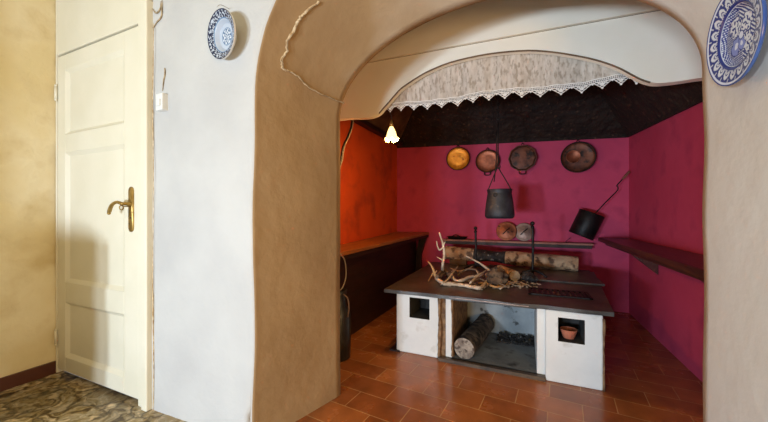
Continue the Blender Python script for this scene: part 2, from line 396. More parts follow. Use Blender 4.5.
# ------------------------------------------------------------------ door
d1 = thing('door_1', 'cream painted panelled door with brass lever handle', 'door', (-2.27, YW, 0)); d1['kind'] = 'structure'
DX0, DX1 = -2.70, -1.862
def door_leaf():
    y0, y1 = YW-.012, YW+.03
    zs = [(.03,.12),(.46,.585),(1.385,1.50),(1.90,1.995)]
    parts = [box(DX0, -2.61, y0, y1, .03, 1.995), box(-1.99, DX1, y0, y1, .03, 1.995)]
    for a, b in zs: parts.append(box(-2.61, -1.99, y0, y1, a, b))
    return join(*parts)
leaf = bevel(mesh('door_leaf', door_leaf(), door_paint, d1), .003)
for a, b in ((.12,.46),(.585,1.385),(1.50,1.90)):
    pn_ = mesh('panel', box(-2.61, -1.99, YW+.004, YW+.025, a, b), door_paint, d1)
    mould = join(prism([(-2.61,YW-.012,b),(-2.61,YW+.005,b),(-2.61,YW+.005,b-.022)], (.62,0,0)),
                 prism([(-2.61,YW-.012,a),(-2.61,YW+.005,a),(-2.61,YW+.005,a+.022)], (.62,0,0)),
                 prism([(-2.61,YW-.012,a),(-2.61,YW+.005,a),(-2.588,YW+.005,a)], (0,0,b-a)),
                 prism([(-1.99,YW-.012,a),(-1.99,YW+.005,a),(-2.012,YW+.005,a)], (0,0,b-a)))
    mesh('panel_moulding', mould, door_paint, pn_)
fr = mesh('door_frame', join(box(-1.852, -1.80, YW-.02, YW+.06, 0, 2.06), box(-1.80, -1.755, YW-.034, YW+.06, 0, 2.10),
     box(XL+.008, -2.706, YW-.016, YW+.06, 0, 2.42), box(-2.706, -1.80, YW-.014, YW+.06, 2.008, 2.42)), door_paint, d1)
bevel(fr, .006, 3)
mesh('door_gap', join(box(-1.862, -1.852, YW+.01, YW+.05, 0, 2.0), box(-2.7, -1.852, YW+.01, YW+.05, 1.995, 2.008)), dark_in, d1)
for z in (.23, 1.77):
    mesh('hinge', join(lathe([(.008,-.04),(.008,.04)], (-2.703, YW-.02, z), n=12, cap0=True, cap1=True), ball((-2.703,YW-.02,z+.045), .008), ball((-2.703,YW-.02,z-.045), .008)), door_paint, d1, True)
hp = PY(131, 203, YW-.016)
esc = lathe([(1e-4,.0),(.02,.0)], (0,0,0))
plate_pts = []
zc0, zc1 = .915, 1.145
for k in range(13): t = PI*k/12; plate_pts.append((hp.x+.021*math.cos(t), YW-.012, zc1-.02+.025*math.sin(t)))
for k in range(13): t = PI+PI*k/12; plate_pts.append((hp.x+.021*math.cos(t), YW-.012, zc0+.02+.025*math.sin(t)))
h = mesh('handle', join(prism(plate_pts, (0,-.006,0)), lathe([(.013,0),(.013,.012),(.009,.02),(.009,.045)], (hp.x, YW-.018, hp.z-.005), (0,-1,0), 16, cap1=True),
     tube([(hp.x,YW-.058,hp.z-.005),(hp.x-.035,YW-.064,hp.z+.003),(hp.x-.075,YW-.066,hp.z-.012),(hp.x-.105,YW-.062,hp.z-.042),(hp.x-.113,YW-.06,hp.z-.052)], [.009,.008,.009,.010,.007], 10),
     ball((hp.x-.114,YW-.06,hp.z-.054), .009)), brass, d1, True, 'aged brass lever handle on a long plate')
mesh('keyhole', lathe([(1e-4,.001),(.005,.001),(.005,-.001)], (hp.x, YW-.0185, .985), (0,-1,0), 12), dark_in, h)
mesh('key', join(tube([(hp.x,YW-.02,1.045),(hp.x,YW-.05,1.045)], .003, 6), torus((hp.x-.004,YW-.058,1.038), .011, .0025, (1,.3,0))), brass, h, True)

# light switch
sp = PY(165, 103.5, YW)
sw = thing('light_switch', 'small white light switch on white plaster right of the door', 'light switch', (sp.x, YW, sp.z-.04))
bevel(mesh('back_box', box(sp.x-.026, sp.x+.026, YW-.030, YW+.004, sp.z-.042, sp.z+.042), switch_m, sw), .004)
bevel(mesh('rocker', box(sp.x-.014, sp.x+.014, YW-.036, YW-.029, sp.z-.022, sp.z+.012), switch_m, sw), .002)

# ------------------------------------------------------------------ ceramic plates with painted glaze
def plate(name, label, c, axis, D, paint, up=Vector((0,0,1)), depth=.035, wire=True):
    a = Vector(axis).normalized(); x = up.cross(a).normalized(); y = a.cross(x).normalized(); c = Vector(c); Rr = D/2
    root = thing(name, label, 'plate', tuple(c))
    NR, NT = 90, 240; v = []; f = []; cols = []
    def h(r): return depth*(.32*0+ (0 if r < .52 else (r-.52)/.12*.55 if r < .64 else .55+(r-.64)/.36*.45))
    for i in range(NR+1):
        r = max(i/NR, 1e-3)
        for k in range(NT):
            t = 2*PI*k/NT; v.append(c+(x*math.cos(t)+y*math.sin(t))*Rr*r+a*h(r)); cols.append(paint(r, t))
    for i in range(NR):
        for k in range(NT): f.append([i*NT+k, i*NT+(k+1)%NT, (i+1)*NT+(k+1)%NT, (i+1)*NT+k])
    o = mesh('glazed_face', (v, f), glaze, root, True)
    at = o.data.color_attributes.new('glaze', 'FLOAT_COLOR', 'POINT')
    for i, cc in enumerate(cols): at.data[i].color = cc
    prof = [(Rr*.999, depth), (Rr*1.006, depth-.003), (Rr*.99, depth-.009), (Rr*.62, depth*.4-.008), (Rr*.5, -.006), (Rr*.5,-.013), (Rr*.46,-.013), (Rr*.44,-.006), (1e-4,-.006)]
    mesh('underside', lathe(prof, c, a, 80), blue_rim if D > .25 else white_paint, root, True)
    return root, x, y, a
W = srgb(206,212,220); INK = srgb(34,44,72); GB = srgb(96,124,156); BL = srgb(28,48,120); LB = srgb(120,134,196); PW = srgb(206,214,232)
def mixc(a, b, t): return tuple(a[i]*(1-t)+b[i]*t for i in range(4))
def paint_small(r, t):
    x = r*math.cos(t); y = r*math.sin(t)
    if r > .965: return INK
    if r > .70:
        n = noise.noise(Vector((math.cos(t)*15, math.sin(t)*15, r*15)))+.3*math.sin(t*26+r*30)*math.sin(r*42)
        return INK if n > -.12 else mixc(W, GB, .3)
    if r > .66: return GB
    if r > .36: return mixc(W, GB, .35)
    if r > .33: return GB
    n = noise.noise(Vector((x*16, y*16, 2)))+.4*math.cos(t*8)*math.sin(r*30)
    return mixc(GB, INK, .25) if n > -.02 else W
def paint_big(r, t):
    x = r*math.cos(t); y = r*math.sin(t)
    if r > .975: return BL
    if r > .93: return PW
    if r > .68:                             # border of scallops and dots
        k = 20; ph = (t/(2*PI)*k) % 1-.5; q = (r-.68)/.25
        e = math.hypot(ph*1.9, q)
        if .50 < e < .80: return W
        if .22 < e < .36: return W
        if abs(ph) > .33 and math.hypot((abs(ph)-.5)*2.2, q-.84) < .17: return W
        return BL
    if r > .62: return BL
    if r > .60: return W
    # leaves and flower in the well
    pet = None
    for k, (ang, ln, wd) in enumerate(((2.2,.50,.21),(-.9,.52,.20),(.7,.46,.19),(-2.4,.44,.17),(-1.6,.30,.12))):
        ca, sa = math.cos(ang), math.sin(ang); px = x*ca+y*sa; py = -x*sa+y*ca
        e = ((px-ln*.56)/(ln*.5))**2+(py/(wd*(1+.18*math.sin(px*38))))**2
        if e < 1: pet = (k, e, px, py)
    if r < .10: return PW if r < .07 else BL
    if pet:
        k, e, px, py = pet
        if e > .78: return BL
        if k in (3, 4): return LB if e > .12 else PW
        n = noise.noise(Vector((x*19, y*19, k)))
        return BL if n > .12 else W
    if math.sin((x+y)*70) * (1 if x > 0 else math.sin((x-y)*70)) > -.25: return BL
    return W
pc = PY(227, 36.5, YW-.03)
_, x_, y_, a_ = plate('ceramic_plate', 'small round plate with dark speckled rim hung beside the arch', pc, (-.16, -1, -.12), .20, paint_small, depth=.03)
pr = bpy.data.objects['ceramic_plate']
mesh('hanging_wire', tube([pc+y_*.112+a_*.03, pc+y_*.125+a_*.012, PY(229.5, 9, YW-.004)], .0012, 5), cable_w, pr)
qx = .575
qc = PX(745, 34, qx)
_, x_, y_, a_ = plate('ceramic_plate', 'large blue and white painted plate hung on right side of the arch', qc+Vector((-.008,0,0)), (-1, .0, -.05), .272, paint_big, depth=.022)
pr = bpy.data.objects['ceramic_plate.001']
mesh('hanging_wire', tube([qc+y_*.16, qc+y_*.185+Vector((.01,0,0)), qc+Vector((.03,0,.22))], .0012, 5), cable_w, pr)

# ------------------------------------------------------------------ setting: hearth room
struct('wall_hearth_left', box(HXL-.12, HXL, YI-.02, YB+.12, 0, 2.75), orange)
struct('wall_hearth_right', box(HXR, HXR+.12, YI-.02, YB+.12, 0, 2.75), pink)
struct('wall_hearth_back', box(HXL-.02, HXR+.02, YB, YB+.12, 0, 2.75), pink)
struct('ceiling_hearth', box(HXL-.1, HXR+.1, YI, YB+.1, 2.7, 2.8), soot)

# chimney hood
YP = 2.12
hood = thing('chimney_hood', 'cream arched chimney hood with black sooty inside over the hearth', 'chimney hood', (-.3, YP, 1.55), kind=None)
cur = [(345,118.5),(362,118),(372,116.5),(379,113),(384,107),(389,101.5),(399,90),(406,84.5),(418,76.5),(430,70),(450,62),(477,55.5),(500,52),(528,50),(552,51.5),(575,55),(594,59),(610,64),(622,69),(632,74.5),(641,79),(650,82),(660,83),(680,81),(703,77.5)]
bc = [PY(u, v, YP) for u, v in cur]
zl = bc[0].z; zr = bc[-1].z
bc = catmull([Vector((HXL+.005, YP, zl))]+bc+[Vector((HXR-.005, YP, zr-.01))], 3)
gl = PY(372, 62, YP); gr = PY(660, 10, YP)
gz = lambda x: gl.z+(gr.z-gl.z)*(x-gl.x)/(gr.x-gl.x)
def panel(bot, topf, y0, y1):
    n = len(bot); v = []; f = []
    for p in bot: v += [Vector((p.x,y0,p.z)), Vector((p.x,y0,topf(p.x))), Vector((p.x,y1,topf(p.x))), Vector((p.x,y1,p.z))]
    for i in range(n-1):
        a = 4*i; b = a+4
        for k in range(4): f.append([a+k, a+(k+1)%4, b+(k+1)%4, b+k])
    f += [[3,2,1,0],[4*n-4,4*n-3,4*n-2,4*n-1]]
    return v, f
fpn_ = mesh('front_panel', panel(bc, lambda x: gz(x)-.003, YP, YP+.05), panel_paint, hood)
up = [Vector((x, YP, gz(x)+.004)) for x in [HXL+.005+(HXR-HXL-.01)*k/12 for k in range(13)]]
mesh('upper_panel', panel(up, lambda x: 2.69, YP-.012, YP+.05), panel_paint, hood)
mesh('panel_joint', box(HXL+.01, HXR-.01, YP+.008, YP+.045, gz(-.3)-.05, gz(-.3)+.05), brown_trim, hood)
ac = catmull([PY(u, v+.6, YP) for u, v in cur[3:22]], 3)
mesh('arch_trim', tube([p+Vector((0,-.001,0)) for p in ac], .0045, 6, smooth=0), brown_trim, fpn_, True)
# sooty lining
b0 = [Vector((HXL+.01,YP+.06,1.93)), Vector((HXR-.01,YP+.06,1.645)), Vector((HXR-.01,YB-.01,1.79)), Vector((HXL+.01,YB-.01,1.93))]
t0 = [Vector((-.75,YP+.07,2.66)), Vector((.25,YP+.07,2.66)), Vector((.25,3.1,2.66)), Vector((-.75,3.1,2.66))]
def rough_quad(a, b, c, d, n=22, amp=.035):
    def fn(s, t):
        p = a.lerp(b, s).lerp(d.lerp(c, s), t)
        e = min(s, 1-s, t, 1-t)*6; e = min(e, 1)
        return p+Vector((noise.noise(p*5), noise.noise(p*5+Vector((3,3,3))), noise.noise(p*6+Vector((7,1,3)))))*amp*e
    return grid(n, n, fn)
thick = []
mesh('soot_lining', join(rough_quad(b0[1],b0[2],t0[2],t0[1]), rough_quad(b0[2],b0[3],t0[3],t0[2]), rough_quad(t0[0],t0[1],t0[2],t0[3])), soot, hood, True)
mesh('smoked_lamplit_side', rough_quad(b0[3],b0[0],t0[0],t0[3]), soot_brown, hood, True)  # smoked lining, browner than black: the lamp's light is put into its colour
# black edge of the lining on the walls
mesh('lining_edge', join(frustum([b0[1],b0[1]+Vector((-.02,0,0)),b0[2]+Vector((-.02,0,0)),b0[2]], [p+Vector((0,0,.1)) for p in (b0[1],b0[1]+Vector((-.02,0,0)),b0[2]+Vector((-.02,0,0)),b0[2])]),
     frustum([b0[2],b0[2]+Vector((0,-.02,0)),b0[3]+Vector((0,-.02,-.035)),b0[3]+Vector((0,0,-.035))], [p+Vector((0,0,.12)) for p in (b0[2],b0[2]+Vector((0,-.02,0)),b0[3]+Vector((0,-.02,0)),b0[3])])), soot, hood)
# dark beams inside the hood
bm_ = thing('wooden_beam', 'dark smoked wooden beam along the left wall under the hood', 'beam', (-1.5, 3.1, 1.9))
bevel(mesh('beam_body', frustum([(-1.535,2.18,1.905),(-1.465,2.18,1.905),(-1.465,3.97,1.905),(-1.535,3.97,1.905)],[(-1.535,2.18,1.955),(-1.465,2.18,1.955),(-1.465,3.97,1.955),(-1.535,3.97,1.955)]), dark_wood, bm_), .006)
# cross bars in the flue that carry the chain
bar = tag(mesh('flue_bar', tube([(-.95, 3.0, 2.2), (.6, 3.0, 2.17)], .014, 8, smooth=0), iron), 'black iron bar across the inside of the hood holding the pot chain', 'iron bar')

# linen valance with crochet edge
YV = YP+.072
lt = [(383,106.5),(387,104.5),(410,102.5),(438,100.3),(465,96),(489,91.5),(520,89),(555,86.5),(575,84),(594,81),(612,77),(630,73.5),(642,80)]
lp = catmull([PY(u, v, YV) for u, v in lt[:-1]]+[PY(642, 75, YV)], 10)
va = thing('linen_valance', 'beige linen valance with white crochet lace edge hung inside the hood arch', 'curtain', (lp[0].x, YV, lp[0].z))
x0, x1 = lp[0].x-.05, lp[-1].x+.03
def lz(x):
    if x <= lp[0].x: return lp[0].z
    for a, b in zip(lp, lp[1:]):
        if a.x <= x <= b.x: return a.z+(b.z-a.z)*(x-a.x)/max(b.x-a.x, 1e-6)
    return lp[-1].z
def fold(x, z): return .008*math.sin(x*26)+.005*math.sin(x*61+1)+.003*noise.noise(Vector((x*20, z*6, 0)))
ztop = 2.33
def cl(s, t): 
    x = x0+(x1-x0)*s; b = lz(x); z = b+(ztop-b)*t; return Vector((x, YV+fold(x, z)*(1-.6*t), z))
cloth = mesh('linen_cloth', grid(200, 30, cl), linen, va, True)
sm = cloth.modifiers.new('thickness', 'SOLIDIFY'); sm.thickness = .0015
mesh('curtain_rod', tube([(x0-.03,YV,ztop),(x1+.03,YV,ztop)], .007, 8, smooth=0), iron, va)
# lace: bands, ladder ticks and points
LV = []
def stripx(xa, xb, za, zb, w=.0016):   # thin cord between two points offset from the edge line
    a = Vector((xa, YV-.003+fold(xa, 0), lz(xa)+za)); b = Vector((xb, YV-.003+fold(xb, 0), lz(xb)+zb))
    d = (b-a).normalized(); n_ = Vector((-d.z,0,d.x))*w
    LV.append(frustum([a-n_+Vector((0,-w,0)), b-n_+Vector((0,-w,0)), b+n_+Vector((0,-w,0)), a+n_+Vector((0,-w,0))], [a-n_+Vector((0,w,0)), b-n_+Vector((0,w,0)), b+n_+Vector((0,w,0)), a+n_+Vector((0,w,0))]))
N_ = 180
for off, w in ((.004,.0022),(-.006,.0015),(-.016,.0022)):
    for k in range(N_): stripx(x0+(x1-x0)*k/N_, x0+(x1-x0)*(k+1)/N_, off, off, w)
for k in range(N_): 
    x = x0+(x1-x0)*(k+.5)/N_; stripx(x, x+.004, .004, -.014, .0013)
lxs = [PY(360+z/2.56, 100, YV).x for z in (62,90,122,155,190,230,270,310,350,392,437,487,542,595,645,692,724)]
for a, b in zip(lxs, lxs[1:]):
    m_ = (a+b)/2; w_ = b-a; dz = -.052
    n = 5
    for s, e in (((a+.002,-.015),(m_,dz)), ((b-.002,-.015),(m_,dz)), ((a+w_*.24,-.017),(m_,dz*.78)), ((b-w_*.24,-.017),(m_,dz*.78))):
        stripx(s[0], e[0], s[1], e[1], .0019)
    for q in range(1, 3):
        zz = -.015+(dz+.015)*q/3; hw = w_/2*(1-q/3); stripx(m_-hw, m_+hw, zz, zz, .0016)
    for s in (-.16,.16): stripx(m_+w_*s, m_+w_*s*.2, -.015, -.036, .0022)
    LV.append(lathe([(1e-4,-.001),(.0085,-.001),(.0085,.001),(1e-4,.001)], (m_, YV-.003+fold(m_,0), lz(m_)-.028), (0,1,0), 10))
    LV.append(lathe([(1e-4,-.001),(.006,-.001),(.006,.001),(1e-4,.001)], (m_, YV-.003+fold(m_,0), lz(m_)+dz), (0,1,0), 8))
    LV.append(lathe([(1e-4,-.001),(.005,-.001),(.005,.001),(1e-4,.001)], (a, YV-.003+fold(a,0), lz(a)-.022), (0,1,0), 8))
mesh('lace_edge', join(*LV), lace_m, cloth)

# ------------------------------------------------------------------ wall lamp with a tulip glass shade
lc = PY(391.5, 130, YP+.10)
lamp = thing('hanging_lamp', 'small lit tulip glass lamp hanging at left end of the hood', 'lamp', tuple(lc))
pet = []
NT, NR = 48, 10
for i in range(NR+1):
    s = i/NR; r = .010+.024*math.sin(min(s*1.6,1)*PI/2)+.016*s**5
    for k in range(NT):
        t = 2*PI*k/NT; rr = r*(1+.16*s*s*math.cos(6*t)); pet.append(lc+Vector((rr*math.cos(t), rr*math.sin(t), .028-.105*s+.012*s**3*math.cos(6*t))))
shade = (pet, [[i*NT+k, i*NT+(k+1)%NT, (i+1)*NT+(k+1)%NT, (i+1)*NT+k] for i in range(NR) for k in range(NT)])
mesh('glass_shade', shade, glass_emit, lamp, True)
mesh('bulb', ball(lc+Vector((0,0,-.045)), .022), bulb_emit, lamp, True)
mesh('lamp_holder', lathe([(1e-4,.075),(.008,.075),(.012,.06),(.017,.045),(.017,.025),(1e-4,.024)], lc, (0,0,1), 20), brass, lamp, True)
mesh('cord', tube([lc+Vector((0,0,.07)), lc+Vector((.004,-.01,.10)), Vector((lc.x-.01, YP+.055, lc.z+.14))], .0025, 6), cord_m, lamp)
# cords by the left of the hood
cp = [PX(352.5,118,-1.25), PX(351,127,-1.25), PX(348,136,-1.25), PX(343,147,-1.25), PX(341,160,-1.25), PX(338,172,-1.25), PX(336,200,-1.26), PX(335,232,-1.30), Vector((-1.38,2.15,.713))]
cd = thing('electric_cable', 'black and pale electric cable hanging behind the left side of the arch', 'cable', (-1.38,2.15,.705))
mesh('black_cable', tube(cp, .008, 8), cord_m, cd, True)
mesh('pale_cable', tube([p+Vector((.016,-.004,0)) for p in cp], .003, 6), cable_w, cd, True)

# ------------------------------------------------------------------ bench along the left wall
be = thing('wall_bench', 'dark wooden bench with worn top along the orange left wall', 'bench', (-1.45, 2.7, 0))
def bz(y): return .70+(y-1.9)*.038
y0, y1 = YI+.02, YB-.01
fx = lambda y: -1.325+(y-1.9)*.095
def btop():
    q = [(HXL+.005,y0),(fx(y0),y0),(fx(y1),y1),(HXL+.005,y1)]
    return frustum([(a,b,bz(b)-.03) for a,b in q], [(a,b,bz(b)) for a,b in q])
bevel(mesh('bench_top', btop(), bench_top_wood, be), .004)
mesh('front_board', frustum([(-1.36,y0,0),(-1.335,y0,0),(-1.30,y1,0),(-1.33,y1,0)], [(-1.36,y0,bz(y0)-.03),(-1.335,y0,bz(y0)-.03),(-1.30,y1,bz(y1)-.03),(-1.33,y1,bz(y1)-.03)]), dark_wood, be)
mesh('apron', frustum([(fx(y0)-.025,y0,bz(y0)-.065),(fx(y0)-.008,y0,bz(y0)-.065),(fx(y1)-.008,y1,bz(y1)-.065),(fx(y1)-.025,y1,bz(y1)-.065)],
     [(fx(y0)-.025,y0,bz(y0)-.031),(fx(y0)-.008,y0,bz(y0)-.031),(fx(y1)-.008,y1,bz(y1)-.031),(fx(y1)-.025,y1,bz(y1)-.031)]), dark_wood, be)
mesh('bracket', prism([(fx(y1)-.01,3.93,bz(y1)-.03),(fx(y1)-.10,3.93,bz(y1)-.03),(fx(y1)-.16,3.93,.5),(fx(y1)-.17,3.93,0),(fx(y1)-.09,3.93,0),(fx(y1)-.09,3.93,.5)], (0,.05,0)), dark_wood, be)

# back shelf
bs = thing('wall_shelf', 'narrow pale edged shelf on the magenta back wall', 'shelf', (-.2, 3.9, .7))
sl, sr = PY(443,239.5,3.86), PY(601,242.5,3.86)
ZS = .705
bevel(mesh('shelf_board', box(sl.x, .64, 3.86, YB-.002, ZS-.02, ZS), pale_wood, bs), .003)
mesh('under_rail', box(sl.x+.01, .63, 3.875, YB-.002, ZS-.055, ZS-.0205), dark_wood, bs)
# right shelf
rs = thing('wall_shelf', 'thick red-brown wooden shelf along the right magenta wall', 'shelf', (.83, 3.0, .74))
ZT = .765
sh = prism([(HXR-.004,YI+.03,ZT-.04),(.70,YI+.03,ZT-.04),(.705,2.6,ZT-.04),(.695,3.3,ZT-.04),(.70,YB-.02,ZT-.04),(HXR-.004,YB-.004,ZT-.04)], (0,0,.04))
bevel(mesh('shelf_board', sh, shelf_wood, rs), .006, 2)
mesh('support_rail', box(.76, .80, YI+.05, YB-.05, ZT-.075, ZT-.041), shelf_wood, rs)
for y in (2.05, 3.2):
    mesh('bracket', prism([(HXR-.004,y,ZT-.076),(.78,y,ZT-.076),(HXR-.004,y,ZT-.24)], (0,.035,0)), shelf_wood, rs)

# ------------------------------------------------------------------ raised hearth (stove)
st = thing('masonry_hearth', 'whitewashed raised masonry hearth with black top slab and open middle bay', 'hearth', (-.23, 2.19, 0))
YF = 2.19; ZH = .43
def block(x0, x1, y0, y1, z0, z1, hx0, hx1, hz0, hz1, depth):     # a block with a square niche in its front
    v = []; xs = [x0, hx0, hx1, x1]; zs = [z0, hz0, hz1, z1]
    for z in zs:
        for x in xs: v.append(Vector((x, y0, z)))
    f = [[j*4+i, j*4+i+1, j*4+5+i, j*4+4+i] for j in range(3) for i in range(3) if not (i == 1 and j == 1)]
    n = len(v); v += [Vector((x0,y1,z0)), Vector((x1,y1,z0)), Vector((x1,y1,z1)), Vector((x0,y1,z1))]
    f += [[n,n+3,n+2,n+1], [0,4,8,12,n+3,n], [3,n+1,n+2,15,11,7], [12,13,14,15,n+2,n+3], [0,n,n+1,3,2,1]]
    a = [5,6,10,9]; m = len(v); v += [Vector((hx0,y0+depth,hz0)), Vector((hx1,y0+depth,hz0)), Vector((hx1,y0+depth,hz1)), Vector((hx0,y0+depth,hz1))]
    return v, f, (v[5],v[6],v[10],v[9],v[m],v[m+1],v[m+2],v[m+3])
def niche(c, m): 
    v = list(c); return v, [[0,1,5,4],[1,2,6,5],[2,3,7,6],[3,0,4,7],[4,5,6,7]]
# left block
nl0, nl1 = PY(409.5,318,YF), PY(429.5,300,YF)
v, f, c = block(-.868, -.545, YF, 3.45, 0, ZH, nl0.x, nl1.x, nl0.z+.005, nl1.z+.005, .26)
lp_ = bevel(mesh('left_pier', (v, f), white_paint, st), .012, 3)
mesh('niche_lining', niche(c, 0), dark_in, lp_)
mesh('pier_edge', jitter(tube([(-.543,YF-.001,.0),(-.545,YF-.002,.1),(-.541,YF-.001,.2),(-.544,YF-.002,.3),(-.543,YF-.001,ZH)], [.012,.009,.013,.008,.012], 8, rough=.6), .006, 30), chip_edge, st, True)
mesh('brick_joint', box(-.545, -.50, YF+.02, 3.4, 0, ZH), chip_edge, st)
bevel(mesh('left_inner_pier', box(-.505, -.46, YF+.012, 3.4, 0, ZH), white_paint, st), .006)
mesh('pier_edge', jitter(tube([(-.459,YF+.013,.03),(-.457,YF+.012,.2),(-.46,YF+.013,ZH)], [.007,.005,.009], 8, rough=.6), .005, 30), chip_edge, st, True)
# right block
nr0, nr1 = PY(558.5,339.5,YF), PY(586,319,YF)
v, f, c = block(.112, .406, YF-.03, 3.45, 0, ZH, nr0.x-.005, nr1.x-.01, nr0.z+.0, nr1.z+.0, .22)
lp_ = bevel(mesh('right_pier', (v, f), white_paint, st), .010, 3)
NB = c
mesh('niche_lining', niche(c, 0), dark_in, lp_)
bevel(mesh('right_inner_pier', box(.066, .118, YF+.004, 3.4, 0, ZH), white_paint, st), .006)
mesh('pier_edge', jitter(tube([(.409,YF-.028,.0),(.407,YF-.03,.2),(.409,YF-.028,ZH-.02)], [.006,.003,.007], 8, rough=.6), .005, 30), chip_edge, st, True)
# bay
mesh('bay_back', grid(20, 10, lambda s, t: Vector((-.46+.53*s, 2.80+.012*noise.noise(Vector((s*9,t*6,0))), ZH*t))), grey_render, st, True)
mesh('bay_side', box(-.459, -.452, YF+.03, 2.82, .015, ZH), chip_edge, st)
mesh('bay_floor', box(-.46, .066, YF-.01, 2.8, 0, .022), ash_floor, st)
mesh('hearth_step', prism([(-.545,YF-.035,0),(.112,YF-.045,0),(.112,YF+.0,0),(-.545,YF+.01,0)], (0,0,.022)), slab_brown, st)
mesh('base_plate', prism([(-.915,YF-.012,0),(-.84,YF-.012,0),(-.84,YF+.5,0),(-.915,YF+.5,0)], (0,0,.012)), dark_wood, st)
mesh('lintel', frustum([(-.50,YF+.02,ZH-.018),(.11,YF+.02,ZH-.018),(.11,YF+.07,ZH-.018),(-.50,YF+.07,ZH-.018)], [(-.50,YF+.02,ZH),(.11,YF+.02,ZH),(.11,YF+.07,ZH),(-.50,YF+.07,ZH)]), iron, st)
# top slab, slightly wavy front edge
def slab():
    nx, ny = 60, 40; v = []
    for lay in (0, 1):
        for j in range(ny+1):
            for i in range(nx+1):
                s = i/nx; t = j/ny; y = 2.155+(3.62-2.155)*t
                xl = -.95-.03*t; xr = .455+(.15)*t; x = xl+(xr-xl)*s
                y += .012*noise.noise(Vector((x*5,0,0)))*(1-t) ; 
                sag = -.004*math.exp(-((x+.03)/.12)**2)*(1-t)
                v.append(Vector((x+.006*noise.noise(Vector((y*6,3,0))), y, ZH+.001+sag+(lay*.024)+ (.003*noise.noise(Vector((x*6,y*6,0))) if lay else 0))))
    n = (nx+1)*(ny+1); f = []
    for j in range(ny):
        for i in range(nx):
            a = j*(nx+1)+i; f.append([a, a+nx+1, a+nx+2, a+1]); f.append([n+a, n+a+1, n+a+nx+2, n+a+nx+1])
    for i in range(nx): f.append([i, i+1, n+i+1, n+i]); a = ny*(nx+1)+i; f.append([a+1, a, n+a, n+a+1])
    for j in range(ny): a = j*(nx+1); f.append([a+nx+1, a, n+a, n+a+nx+1]); a += nx; f.append([a, a+nx+1, n+a+nx+1, n+a])
    return v, f
ZTOP = ZH+.026
mesh('top_slab', slab(), slab_mat, st)
mesh('slab_front_strip', frustum([(-.47,2.150,ZTOP-.014),(.02,2.146,ZTOP-.018),(.02,2.17,ZTOP-.018),(-.47,2.17,ZTOP-.014)], [(-.47,2.150,ZTOP-.010),(.02,2.146,ZTOP-.014),(.02,2.17,ZTOP-.014),(-.47,2.17,ZTOP-.010)]), tin, st)
# raised back part and the iron grate plate let into the slab
mesh('back_slab', box(-.35, .56, 2.93, 3.60, ZTOP-.005, ZTOP+.012), slab_mat, st)
g0 = PZ(549, 297, ZTOP); 
gx0, gx1, gy0, gy1 = .02, .40, 2.42, 2.62
gp = mesh('grate_plate', join(box(gx0,gx1,gy0,gy0+.02,ZTOP-.003,ZTOP+.007), box(gx0,gx1,gy1-.02,gy1,ZTOP-.003,ZTOP+.007), box(gx0,gx0+.02,gy0,gy1,ZTOP-.003,ZTOP+.007), box(gx1-.02,gx1,gy0,gy1,ZTOP-.003,ZTOP+.007),
     *[box(gx0+.03+k*.034, gx0+.05+k*.034, gy0+.01, gy1-.01, ZTOP-.003, ZTOP+.006) for k in range(10)]), iron, st)
bevel(gp, .002)

# terracotta bowl in the right niche
bx, by, bz0 = (NB[0].x+NB[1].x)/2-.005, YF+.05, NB[0].z
tag(mesh('terracotta_bowl', lathe([(1e-4,.0),(.026,.0),(.030,.004),(.040,.03),(.046,.048),(.047,.056),(.043,.056),(.038,.044),(.026,.012),(1e-4,.010)], (bx,by,bz0+.001), n=36), terracotta, None, True), 'small terracotta bowl in the square niche of the right white pier', 'bowl')

# ------------------------------------------------------------------ logs
def log(name, label, a, b, r, body, end=cut_wood, n=28, m=40, rough=.10, group=None, rfun=None, cat='log', seed=0, mats=None, mfun=None, half=False):
    a = Vector(a); b = Vector(b); d = (b-a); L_ = d.length; x, y, ax = basis(d)
    root = thing(name, label, cat, tuple((a+b)/2-Vector((0,0,r))), group)
    v = []; f = []; fm = []
    for i in range(m+1):
        s = i/m; p = a.lerp(b, s)
        for k in range(n):
            t = 2*PI*k/n; q = noise.noise(Vector((math.cos(t)*1.5+seed, math.sin(t)*1.5, s*L_*6)))*rough+noise.noise(Vector((math.cos(t)*6+seed, math.sin(t)*6, s*L_*9)))*rough*.5
            rr = r*(rfun(s) if rfun else 1)*(1+q); v.append(p+(x*math.cos(t)+y*math.sin(t))*rr)
    for i in range(m):
        for k in range(n):
            f.append([i*n+k, i*n+(k+1)%n, (i+1)*n+(k+1)%n, (i+1)*n+k]); fm.append(mfun((i+.5)/m) if mfun else 0)
    bk_ = mesh('bark', (v, f), body, root, True, mats=mats, fm=fm if mfun else None)
    for i0, sg in ((0,-1),(m,1)):
        cc = sum((v[i0*n+k] for k in range(n)), Vector())/n+ax*sg*.001
        vv = [cc]; 
        for q in (.33,.66,1):
            vv += [cc.lerp(v[i0*n+k], q)+ax*sg*(.003*noise.noise(Vector((q*7,k,seed)))) for k in range(n)]
        ff = [[0,1+k,1+(k+1)%n] for k in range(n)]
        for q in range(2): ff += [[1+q*n+k, 1+q*n+(k+1)%n, 1+(q+1)*n+(k+1)%n, 1+(q+1)*n+k] for k in range(n)]
        mesh('cut_face', (vv, ff), end, bk_)
    return root
crumbs = []
for k_ in range(260):
    xx = random.uniform(-.20,.06); yy = 2.62+.14*random.random()+.1*(xx)
    s_ = random.uniform(.004,.013); w_ = ball((xx,yy,.022+s_*.4+max(0,(yy-2.66))*.35*random.random()), s_, 6, 4, (random.uniform(1,1.6),1,.8))
    w_ = ([Vector((p.x,p.y,p.z)) for p in ball((0,0,0), s_, 6, 4)[0]], w_[1]); z_ = .022+s_*.4+max(0,(yy-2.66))*.35*random.random()
    crumbs.append(([p+Vector((xx,yy,z_)) for p in w_[0]], w_[1]))
